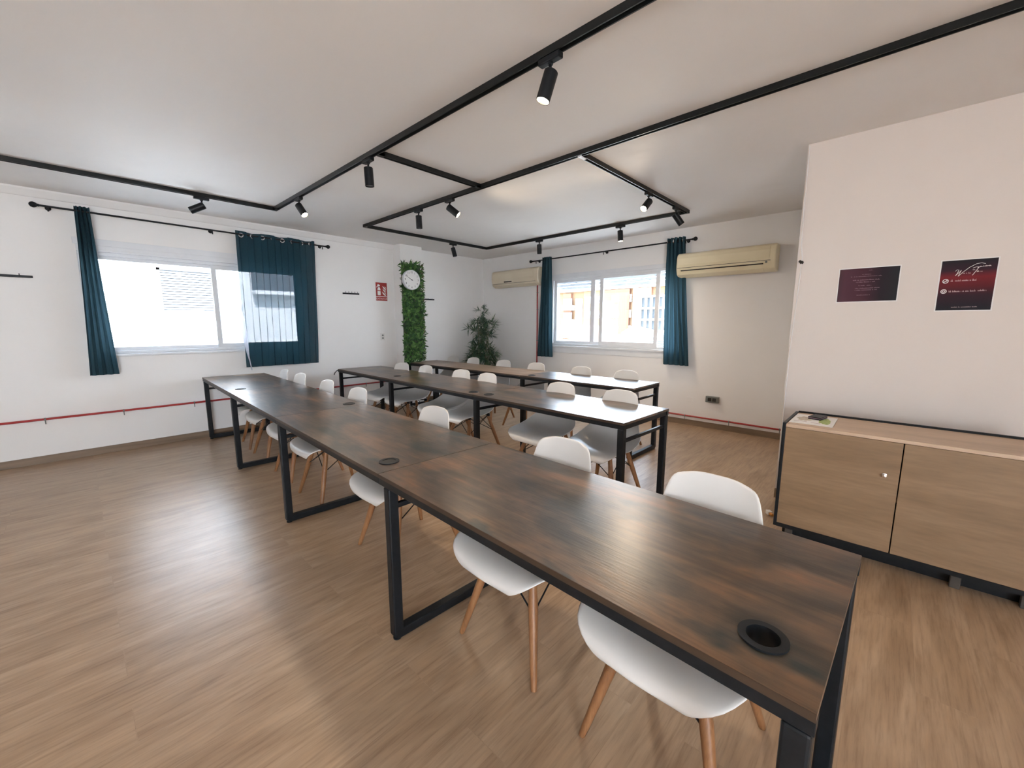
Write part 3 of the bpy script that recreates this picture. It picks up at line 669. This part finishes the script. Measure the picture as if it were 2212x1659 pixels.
# ------------------------------------------------------------------ red pipes
def pipe(a, b, label, clips, wv, wd):
    a = Vector(a); b = Vector(b); c = (a + b) / 2; root = thing('fire_pipe', label, 'pipe', c, 0, 'red wall pipes')
    obj('tube', MB().tube(a - c, b - c, .011, n=14), 'red', root)
    for t in clips:
        p = a.lerp(b, t) - c; wv_ = Vector(wv)
        q = (b - a).normalized()
        mb = MB().tube(p - q * .006, p + q * .006, .0145, n=14).tube(p, p + wv_ * wd, .004, n=8)
        if abs(q.z) < .5: mb.tube(p - Vector((0, 0, .008)), p - Vector((0, 0, .05)), .004, n=8)
        obj('clip', mb, 'grey', root)
    return root
pipe((-3.15, YL - .03, .447), (3.68, YL - .03, .444), 'red pipe running low along the wall below the left window', [(x + 3.15) / 6.83 for x in (-1.0, -.29, .28, .90, 1.6, 2.4, 3.1)], (0, 1, 0), .03)
pipe((XR - .03, .66, .125), (XR - .03, 4.66, .145), 'red pipe running just above the baseboard under the far window', [.06, .20, .34, .5, .65, .8, .95], (1, 0, 0), .03)
pipe((XR - .03, 4.69, .12), (XR - .03, 4.69, 2.07), 'thin vertical red pipe below the smaller air conditioner', [.2, .5, .78, .93], (1, 0, 0), .03)

# ------------------------------------------------------------------ wall fittings
def hookrail(x0, x1, z, label, n=3, hk=.03, w=.022):
    root = thing('hook_rail', label, 'hook rail', ((x0 + x1) / 2, YL, z), 0, 'black hook rails'); h = (x1 - x0) / 2
    obj('bar', MB().box(-h, h, -w, 0, -.011, .011), 'black', root, bevel=.003)
    for i in range(n):
        x = -h + 2 * h * (i + .7) / (n + .4)
        obj('hook', MB().path([(x, -w + .002, 0), (x, -w - .012, .004), (x, -w - .016, .018), (x, -w - .012, hk)], .0032, 8), 'black', root)
hookrail(-.85, -.215, 1.831, 'black hook rail at the left edge of the photo', 5, .024)
hookrail(2.815, 3.07, 1.842, 'short black hook rail between the left window and the fire extinguisher sign', 5, .03)
hookrail(4.27, 4.48, 1.817, 'short black hook rail just right of the leafy clock panel', 2, .012)

t = thing('fire_extinguisher_sign', 'red and white fire extinguisher sign on the wall left of the leafy panel', 'sign', (3.455, YL, 1.90))
obj('plate', MB().box(-.105, .105, -.004, 0, -.150, .150), 'white', t)
obj('red_panel', MB().box(-.098, .098, -.006, -.004, -.072, .143), 'signred', t); obj('text_panel', MB().box(-.098, .098, -.006, -.004, -.143, -.082), 'signred', t)
y = -.0065
mb = MB()
def flat(mb, pts, y=y, th=.0008): mb.prism([(p[0], p[1]) for p in pts], 'y', y - th, y)
flat(mb, [(-.066, -.058), (-.022, -.058), (-.018, -.052), (-.018, .008), (-.070, .008), (-.070, -.052)])
flat(mb, [(-.070, .022), (-.018, .022), (-.020, .045), (-.030, .062), (-.056, .062), (-.068, .045)])
flat(mb, [(-.052, .062), (-.034, .062), (-.034, .078), (-.052, .078)]); flat(mb, [(-.075, .080), (-.030, .088), (-.022, .105), (-.034, .108), (-.060, .118), (-.066, .104)])
flat(mb, [(-.090, .072), (-.074, .086), (-.062, .080), (-.080, .062)])
obj('extinguisher_symbol', mb, 'white', t)
mb = MB()
for (x, z, s) in ((.052, .062, 1), (.05, .02, .9), (.045, -.03, 1.1)):
    flat(mb, [(x - .035 * s, z + .03 * s), (x - .012 * s, z + .016 * s), (x + .012 * s, z - .004 * s), (x + .03 * s, z - .028 * s), (x + .005 * s, z - .026 * s), (x - .018 * s, z - .006 * s)])
    flat(mb, [(x + .0 * s, z + .024 * s), (x + .02 * s, z + .016 * s), (x + .034 * s, z - .012 * s), (x + .018 * s, z + .002 * s)])
obj('flame_symbol', mb, 'white', t)
text_mesh('lettering', 'EXTINTOR', .040, 'pink', Matrix.Translation((0, -.0066, -.112)) @ Matrix.Rotation(R(90), 4, 'X'), t)

t = thing('wall_socket', 'small white wall socket under the fire extinguisher sign', 'socket', (3.44, YL, 1.18))
obj('plate', MB().box(-.035, .035, -.009, 0, -.055, .055), 'plastic', t, bevel=.003)
for z in (.022, -.022): obj('outlet', MB().lathe([(0, 0), (.015, 0), (.015, .002), (0, .002)], (0, -.009, z), 16, Matrix.Rotation(R(90), 3, 'X')), 'grey', t)
t = thing('wall_socket', 'black double wall socket low on the wall under the large air conditioner', 'socket', (XR, 1.68, .395))
obj('box', MB().box(-.045, 0, -.082, .082, -.042, .042), 'grey', t, bevel=.006)
for yy in (-.028, .030): obj('outlet', MB().box(-.049, -.044, yy - .022, yy + .022, -.022, .022), 'dark', t, bevel=.002)
t = tag(obj('cover_plate', MB().box(-.006, 0, -.04, .04, -.03, .03), 'wall', None, bevel=.002), 'blank painted cover plate on the wall left of the black double socket', 'cover plate'); t.location = (XR, 1.98, .36)
t = thing('wall_sensor', 'tiny black fitting at the left edge of the pinkish right wall', 'sensor', (XP, .556, 1.832))
obj('base', MB().lathe([(0, 0), (.012, 0), (.012, .006), (0, .006)], (0, 0, 0), 16, Matrix.Rotation(R(-90), 3, 'Y')), 'dark', t)
obj('stub', MB().tube((-.006, 0, 0), (-.032, .008, .006), .009, n=12), 'dark', t)
t = tag(obj('wall_cable', MB().path([(XP - .004, .577, 2.64), (XP - .004, .575, 2.2), (XP - .004, .568, 1.95), (XP - .004, .555, 1.86), (XP - .004, .562, 1.6), (XP - .004, .575, 1.2), (XP - .004, .577, .3)], .003, 8), 'wall'), 'thin white cable following the left edge of the pinkish right wall', 'cable')

# posters on the right wall (face -X)
def poster(yc, zc, w, h, m, label, name):
    root = thing(name, label, 'poster', (XP, yc, zc))
    obj('paper', MB().box(-.0022, 0, -w / 2 - .006, w / 2 + .006, -h / 2 - .006, h / 2 + .006), 'white', root)
    obj('print', MB().box(-.0030, -.0022, -w / 2, w / 2, -h / 2, h / 2), m, root); return root
def strokes(mb, y0, y1, z, th, rnd, dens=1.0, words=(1,)):
    """a run of small illegible glyph marks from y0 to y1 (y decreasing = reading direction)"""
    y = y0
    while y > y1:
        wd = rnd.uniform(.0025, .0045)
        if rnd.random() < .14: y -= .004; continue
        hh = th * rnd.choice((.6, .65, .7, 1.0))
        mb.box(-.0036, -.0031, y - wd * .75, y, z - th * .5, z - th * .5 + hh * .35)
        mb.box(-.0036, -.0031, y - wd * .3, y, z - th * .5, z - th * .5 + hh)
        y -= wd
rn = random.Random(5)
p = poster(.172, 1.648, .308, .222, 'poster_a', 'small landscape maroon poster with faint text on the right wall', 'poster')
mb = MB()
for (a, b, z, th) in ((.0, -.016, .096, .004), (.032, -.014, .070, .005), (.09, -.066, .057, .0045), (.078, -.062, .034, .0075), (.06, -.04, .020, .0075), (.045, -.02, -.004, .006), (.062, -.062, -.022, .006), (.062, -.05, -.034, .006), (.05, -.02, -.068, .005)):
    mb = MB(); strokes(mb, a, b, z, th, rn); obj('text_line', mb, 'mauve', p)
p = poster(-.284, 1.616, .228, .300, 'poster_b', 'portrait red and black poster with handwritten logo and two round icons', 'poster')
def curve3(pts, r):   # pts in (reading x, z)
    return MB().path([(-.0036, -a, b) for a, b in pts], r, 6)
mb = curve3([(-.052, .085), (-.046, .094), (-.038, .092), (-.044, .070), (-.050, .058)], .0013)
for a in ([(-.050, .058), (-.040, .072), (-.030, .086), (-.028, .090)], [(-.028, .090), (-.034, .070), (-.038, .054)], [(-.038, .054), (-.020, .078), (.004, .104), (.030, .122), (.050, .126), (.066, .120)],
          [(.018, .098), (.030, .104), (.044, .103)], [(.042, .102), (.032, .080), (.020, .056)], [(.036, .100), (.060, .106), (.088, .108)], [(.018, .088), (.028, .088)], [(.036, .074), (.040, .082), (.044, .076)]):
    mb2 = curve3(a, .0013); mb.add(mb2.v, mb2.f)
obj('logo', mb, 'white', p)
for a in ((.020, -.010, .072, .007), (-.046, -.090, .108, .008), (-.036, -.058, .078, .006), (.066, -.044, .030, .011), (.068, -.088, -.034, .011), (.052, -.060, -.130, .005)):
    mb = MB(); strokes(mb, *a, rn); obj('text_line', mb, 'pink', p)
for (a, z, k) in ((.088, .028, 0), (.090, -.034, 1)):
    q = Matrix.Rotation(R(-90), 3, 'Y'); mb = MB().ring(.0095, .0135, 0, .0006, (-.0031, a, z), 28, q)
    if k == 0: mb.prism([(a - .009, z + .006), (a - .006, z + .009), (a + .009, z - .006), (a + .006, z - .009)], 'x', -.0037, -.0031); mb.box(-.0037, -.0031, a - .006, a + .004, z - .0015, z + .0015)
    else: mb.ring(.003, .0065, 0, .0006, (-.0031, a, z), 20, q)
    obj('icon', mb, 'white', p)

# ------------------------------------------------------------------ leafy panel and clock
def leaf(mb, p, d, up, L, w, bend):
    """pointed blade of four quads"""
    d = d.normalized(); s = d.cross(up).normalized(); n = s.cross(d).normalized(); vs = []
    for k, (f, ww) in enumerate(((0, .15), (.35, 1), (.7, .75), (1, .05))):
        c = p + d * L * f - n * bend * L * f * f
        vs += [c - s * w * ww * .5 + n * .0, c - n * w * .12 * (ww > .3), c + s * w * ww * .5]
    mb.add(vs, [(3 * k + j, 3 * k + j + 1, 3 * k + j + 4, 3 * k + j + 3) for k in range(3) for j in range(2)])
t = thing('plant_panel', 'tall narrow panel of artificial green leaves on the column, holding the clock', 'green wall', (3.87, 5.897, 1.57))
obj('backing', MB().box(-.175, .175, -.02, 0, -.77, .78), 'pot', t)
rn = random.Random(3); mb = MB(); mr = MB()
for i in range(1900):
    x = rn.uniform(-.185, .185); z = rn.uniform(-.80, .79)
    p = Vector((x, -.02 - rn.random() * .035, z)); a = rn.uniform(0, 2 * pi)
    d = Vector((cos(a), -rn.uniform(.15, .9), sin(a)))
    leaf(mb, p, d, Vector((rn.uniform(-.4, .4), -1, rn.uniform(-.4, .4))), rn.uniform(.05, .10), rn.uniform(.014, .028), rn.uniform(-.1, .5))
for i in range(260):
    z = rn.uniform(-.80, .78); p = Vector((.17 + rn.random() * .02, -.02 - rn.random() * .03, z)); a = rn.uniform(-.9, .9)
    leaf(mr if rn.random() < .5 else mb, p, Vector((1, -.2, a)), Vector((0, -1, .2)), rn.uniform(.04, .075), rn.uniform(.008, .016), .3)
for i in range(60):
    p = Vector((rn.uniform(-.15, .1), -.03, -.80)); leaf(mb, p, Vector((rn.uniform(-.5, .5), -.2, -1)), Vector((0, -1, 0)), rn.uniform(.05, .10), .014, .2)
for q_ in (mb, mr): q_.v = [(v[0], min(v[1], -.003), v[2]) for v in q_.v]
o = obj('foliage', mb, 'ivy', t); o['kind'] = 'stuff'
o = obj('side_foliage', mr, 'ivy_red', t); o['kind'] = 'stuff'
t = thing('wall_clock', 'round white wall clock with black numerals on the leafy panel', 'clock', (3.812, 5.80, 2.09))
q = Matrix.Rotation(R(90), 3, 'X')
obj('case', MB().lathe([(0, -.03), (.155, -.03), (.158, 0), (.156, .022), (.146, .026), (.146, .016), (0, .016)], (0, 0, 0), 48, q), 'alu', t, smooth=False)
obj('clock_face', MB().lathe([(0, .0165), (.146, .0165), (0, .0172)], (0, 0, 0), 48, q), 'white', t)
for k in range(12):
    a = 2 * pi * (k + 1) / 12; rr = .118
    text_mesh('numeral', str(k + 1), .042, 'ink', Matrix.Translation((rr * sin(a), -.0180, rr * cos(a))) @ Matrix.Rotation(R(90), 4, 'X'), t)
def hand(name, a, L, w, y):
    d = Vector((sin(a), 0, cos(a))); s = Vector((cos(a), 0, -sin(a)))
    vs = [Vector((0, y, 0)) + v for v in (-d * .02 - s * w, -d * .02 + s * w, d * L + s * w * .4, d * L - s * w * .4)]
    vs2 = [v + Vector((0, -.001, 0)) for v in vs]
    return obj(name, MB().add(vs + vs2, [(0, 1, 2, 3), (7, 6, 5, 4), (0, 4, 5, 1), (1, 5, 6, 2), (2, 6, 7, 3), (3, 7, 4, 0)]), 'ink', t)
hand('minute_hand', R(-60), .122, .0032, -.020); hand('hour_hand', R(-64), .07, .0045, -.0215)
obj('hub', MB().lathe([(0, 0), (.009, 0), (.009, .004), (0, .004)], (0, -.019, 0), 16, q), 'ink', t)

# ------------------------------------------------------------------ bamboo plant
t = thing('potted_bamboo', 'tall dark green artificial bamboo plant standing in the room corner', 'plant', (5.23, 5.67, 0))
obj('pot', MB().lathe([(0, 0), (.13, 0), (.16, .02), (.19, .30), (.20, .32), (.18, .32), (.17, .29), (0, .29)], (0, 0, 0), 32), 'pot', t, smooth=True)
rn = random.Random(11); mb = MB(); lv = MB()
stems = []
for i in range(7):
    a = 2 * pi * i / 7; b = Vector((.07 * cos(a), .07 * sin(a), .28)); top = Vector((.15 * cos(a) + rn.uniform(-.05, .05), .15 * sin(a) + rn.uniform(-.05, .05), rn.uniform(1.15, 1.45)))
    if i == 2: top = Vector((.0, .0, 1.68))
    pts = [b.lerp(top, k / 5) + Vector((rn.uniform(-.012, .012), rn.uniform(-.012, .012), 0)) for k in range(6)]
    mb.path(pts, [.011, .010, .008, .006, .005, .003], 8); stems.append(pts)
def cluster(p, d, n, L):
    for j in range(n):
        a = rn.uniform(-1.3, 1.3); side = d.orthogonal().normalized(); q = Matrix.Rotation(rn.uniform(0, 2 * pi), 3, d)
        dd = (d + (q @ side) * rn.uniform(.2, 1.1) + Vector((0, 0, rn.uniform(-.35, .3)))).normalized()
        leaf(lv, p, dd, Vector((rn.uniform(-.3, .3), rn.uniform(-.3, .3), 1)), L * rn.uniform(.7, 1.2), L * .13, rn.uniform(0, .5))
def branch(b, d, L, n, LL):
    e = b + d * L + Vector((0, 0, -.02)); mid = b.lerp(e, .5) + Vector((0, 0, .02)); mb.path([b, mid, e], .0028, 6); cluster(e, d, n, LL); cluster(mid, d, n // 2, LL * .9)
for pts in stems:
    for k in range(1, 6):
        for r_i in range(3 if pts[-1].z < 1.5 else 2):
            a = rn.uniform(0, 2 * pi); d = Vector((cos(a), sin(a), rn.uniform(.1, .55))).normalized()
            z = pts[k].z; wid = .17 if z < 1.0 else (.15 if z < 1.42 else .07)
            if .95 < z < 1.12: wid *= .6
            branch(pts[k], d, wid * rn.uniform(.6, 1.15), 8, .16 if z < 1.45 else .12)
for i in range(12):
    a = rn.uniform(0, 2 * pi); branch(Vector((0, 0, rn.uniform(1.2, 1.62))), Vector((cos(a), sin(a), .5)).normalized(), .07, 8, .13)
for i in range(26):
    a = rn.uniform(0, 2 * pi); d = Vector((cos(a), sin(a), rn.uniform(-.3, .3))); branch(Vector((.06 * cos(a), .06 * sin(a), rn.uniform(.62, .95))), d.normalized(), rn.uniform(.1, .2), 10, .16)
obj('stems', mb, 'stem', t, smooth=True)
o = obj('foliage', lv, 'bamboo', t); o['kind'] = 'stuff'

# ------------------------------------------------------------------ sideboard cabinet
XF = 3.0; XB = 3.46; ya, yb = -.66, .462
t = thing('cabinet', 'low oak fronted cabinet with black sides on the right', 'cabinet', ((XF + XB) / 2, (ya + yb) / 2, 0)); c0 = t.location.copy()
def cb(name, mb, m, bevel=0, parent=None):
    mb.v = [tuple(Vector(v) - c0) for v in mb.v]; return obj(name, mb, m, parent or t, bevel=bevel)
cb('side_panel', MB().box(XF - .002, XB, yb - .018, yb, .08, .768), 'black', .003)
cb('side_panel', MB().box(XF - .002, XB, ya, ya + .018, .08, .768), 'black', .003)
cb('back_panel', MB().box(XB - .014, XB, ya + .018, yb - .018, .08, .774), 'black')
cb('cabinet_top', MB().box(XF - .001, XB - .014, ya + .018, yb - .018, .742, .762), 'oak_top', .002)
cb('bottom_panel', MB().box(XF - .002, XB - .014, ya + .018, yb - .018, .08, .105), 'black')
d1 = cb('door', MB().box(XF - .004, XF + .016, -.094, yb - .019, .107, .741), 'oak', .0015)
d2 = cb('door', MB().box(XF - .004, XF + .016, ya + .019, -.099, .107, .741), 'oak', .0015)
hd = MB().lathe([(0, 0), (.011, 0), (.011, .004), (.006, .006), (.005, .014), (.010, .02), (.009, .026), (0, .028)], (XF - .004, -.034, .55), 20, Matrix.Rotation(R(-90), 3, 'Y'))
cb('knob', hd, 'chrome', parent=d1)
cb('shelf', MB().box(XF + .02, XB - .014, ya + .018, yb - .018, .40, .418), 'oak')
cb('plinth', MB().box(XF + .09, XB - .03, ya + .04, yb - .04, 0, .08), 'black')
for yy in (-.36, .38, -.60): cb('leg', MB().box(XF + .03, XF + .06, yy - .02, yy + .02, 0, .08), 'pot', .003)
t = thing('flyer', 'white printed flyer with beige and green pictures lying on the cabinet', 'flyer', (3.22, .335, .7625))
obj('paper', MB().box(-.155, .165, -.115, .105, 0, .0025), 'white', t)
def blob(cx, cy, rx, ry, seed, z):
    r = random.Random(seed); pts = []
    for i in range(26):
        a = 2 * pi * i / 26; k = 1 + r.uniform(-.22, .22); pts.append((cx + rx * k * cos(a), cy + ry * k * sin(a)))
    return MB().prism(pts, 'z', z, z + .0005)
obj('beige_picture', blob(.01, .045, .07, .038, 1, .0025), 'beige_ink', t)
obj('green_picture', blob(-.01, -.065, .085, .032, 2, .0025), 'green_ink', t)
obj('caption', MB().box(-.09, -.084, .02, .09, .0025, .003), 'mauve', t); obj('caption', MB().box(-.10, -.094, -.05, .0, .0025, .003), 'mauve', t)
t = thing('wallet', 'dark folded wallet lying on the printed flyer', 'wallet', (3.29, .318, .7665), R(-12))
obj('cover', MB().box(-.06, .06, -.036, .036, 0, .006).box(-.06, .06, -.036, .036, .010, .016), 'black', t, bevel=.003)
obj('inner', MB().box(-.055, .055, -.032, .034, .006, .010), 'mauve', t)
t = thing('dropped_plug', 'small white and orange plug on the floor behind the cabinet corner', 'plug', (3.34, .545, 0), R(40))
obj('housing', MB().box(-.02, .02, -.015, .015, 0, .03), 'white', t, bevel=.004)
obj('cap', MB().lathe([(0, 0), (.012, 0), (.010, .025), (0, .027)], (-.02, 0, .015), 16, Matrix.Rotation(R(-90), 3, 'Y')), 'orange', t)

# ------------------------------------------------------------------ outside the left window
t = thing('neighbour_building', 'pale building with a closed shutter seen through the left window', 'building', (2, 9.2, -8))
def ob(o, name, mb, m, parent=None):
    l = parent.matrix_world.translation if False else o.location; mb.v = [tuple(Vector(v) - l) for v in mb.v]; return obj(name, mb, m, parent or o)
wa = ob(t, 'wall', MB().box(-5, 12, 9.2, 14, -8, 4.6), 'render_white')
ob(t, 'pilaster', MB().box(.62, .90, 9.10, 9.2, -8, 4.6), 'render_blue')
ob(t, 'drainpipe', MB().tube((.53, 9.13, -8), (.53, 9.13, 4.6), .035, n=14), 'render_white')
sh = MB()
for i in range(15): sh.prism([(9.17, 1.63 + i * .044), (9.145, 1.635 + i * .044), (9.155, 1.672 + i * .044), (9.17, 1.672 + i * .044)], 'x', 1.09, 1.84)
ob(t, 'shutter', sh, 'shutter')
ob(t, 'shutter_frame', MB().box(1.05, 1.09, 9.14, 9.2, 1.59, 2.33).box(1.84, 1.88, 9.14, 9.2, 1.59, 2.33).box(1.05, 1.88, 9.14, 9.2, 2.29, 2.33).box(1.02, 1.91, 9.10, 9.2, 1.56, 1.60), 'shutter')
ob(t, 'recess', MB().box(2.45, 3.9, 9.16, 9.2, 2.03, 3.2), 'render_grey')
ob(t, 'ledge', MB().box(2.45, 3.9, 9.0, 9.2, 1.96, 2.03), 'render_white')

# ------------------------------------------------------------------ outside the far window
t = thing('apartment_block', 'distant orange brick apartment block seen through the far window', 'building', (78, 42, -14))
ob(t, 'wall', MB().box(75, 82, 49, 70, -14, 8.3).box(74.6, 82, 14, 49, -14, 8.3), 'brick_pale')
ob(t, 'brick_bay', MB().box(74, 75, 38.2, 44.6, -14, 8.2).box(74.2, 75, 52, 53.9, -14, 8.0), 'brick')
ob(t, 'brick_bay', MB().box(73.8, 75, 33.8, 37.4, -14, 8.2).box(74.0, 75, 22, 31, -14, 8.2), 'brick')
ob(t, 'parapet', MB().box(73.9, 82, 14, 70, 8.3, 8.7), 'ext_white')
ob(t, 'stair_tower', MB().box(74.2, 75, 49.4, 50.8, -14, 6.8), 'ext_white')
for k in range(6):
    z = 6.6 - 3.0 * k
    ob(t, 'balcony', MB().box(73.6, 75, 51.5, 54.0, z - 2.2, z - 1.15), 'ext_white')
    ob(t, 'balcony_opening', MB().box(74.1, 74.19, 51.6, 53.9, z - 1.1, z + .35), 'ext_glass')
    for (a, b, xx) in ((47.2, 48.5, 74.5), (44.7, 45.9, 74.5), (40.4, 42.0, 73.95), (37.7, 38.1, 74.0), (35.2, 36.4, 73.75), (27.0, 28.4, 73.95), (24, 25.2, 73.95)):
        f = ob(t, 'window', MB().box(xx, xx + .1, a, b, z - .9, z + .55), 'ext_white')
        g = MB().box(xx - .04, xx, a + .15, b - .15, z - .75, z - .15); g.v = [tuple(Vector(v) - t.location) for v in g.v]; obj('pane', g, 'ext_glass', f)
t = thing('tiled_house', 'low house with orange tiled roof below the apartment block', 'house', (44, 29, -6))
ob(t, 'roof', MB().prism([(24.5, -.55), (32.5, 1.35), (32.5, 1.1), (24.5, -.8)], 'x', 38, 50), 'tiles')
ob(t, 'wall', MB().box(38.2, 49, 24.6, 36, -14, -.8), 'ext_white')
t = thing('white_house', 'small white gabled annex outside the far window', 'house', (21, 9.5, -6))
ob(t, 'wall', MB().prism([(8.2, -6), (10.7, -6), (10.7, .95), (10.05, 1.32), (8.9, 1.05), (8.2, 1.0)], 'x', 20, 26), 'ext_white')
ob(t, 'cladding', MB().box(19.85, 20, 8.2, 10.2, -1, .84), 'ext_grey')
ob(t, 'glazed_gallery', MB().box(20.4, 21, 8.3, 9.85, 1.0, 2.8), 'ext_glass')
fr = MB()
for y in (8.3, 8.62, 8.94, 9.26, 9.55, 9.85): fr.box(20.28, 20.4, y - .045, y + .045, 1.05, 2.85)
for z in (1.05, 1.62, 2.2, 2.8): fr.box(20.26, 20.4, 8.25, 9.9, z - .05, z + .05)
ob(t, 'gallery_frame', fr, 'ext_white')
t = thing('condenser_unit', 'grey outdoor condenser just outside the far window, beside the right curtain', 'air conditioner', (8.2, 3.5, .55))
ob(t, 'casing', MB().box(8, 8.5, 2.9, 3.66, .55, 1.13), 'ext_grey')
gr = MB()
for i in range(11): gr.box(7.985, 8.0, 2.95, 3.60, .60 + i * .045, .62 + i * .045)
ob(t, 'grille', gr, 'ext_white')
ob(t, 'stand', MB().box(8.05, 8.12, 2.95, 3.6, -3, .55).box(8.4, 8.47, 2.95, 3.6, -3, .55), 'ext_white')
t = tag(obj('ground', MB().box(-60, 140, -60, 140, -14.4, -14), 'ground'), 'pale street ground far below the windows', 'ground'); t['kind'] = 'structure'
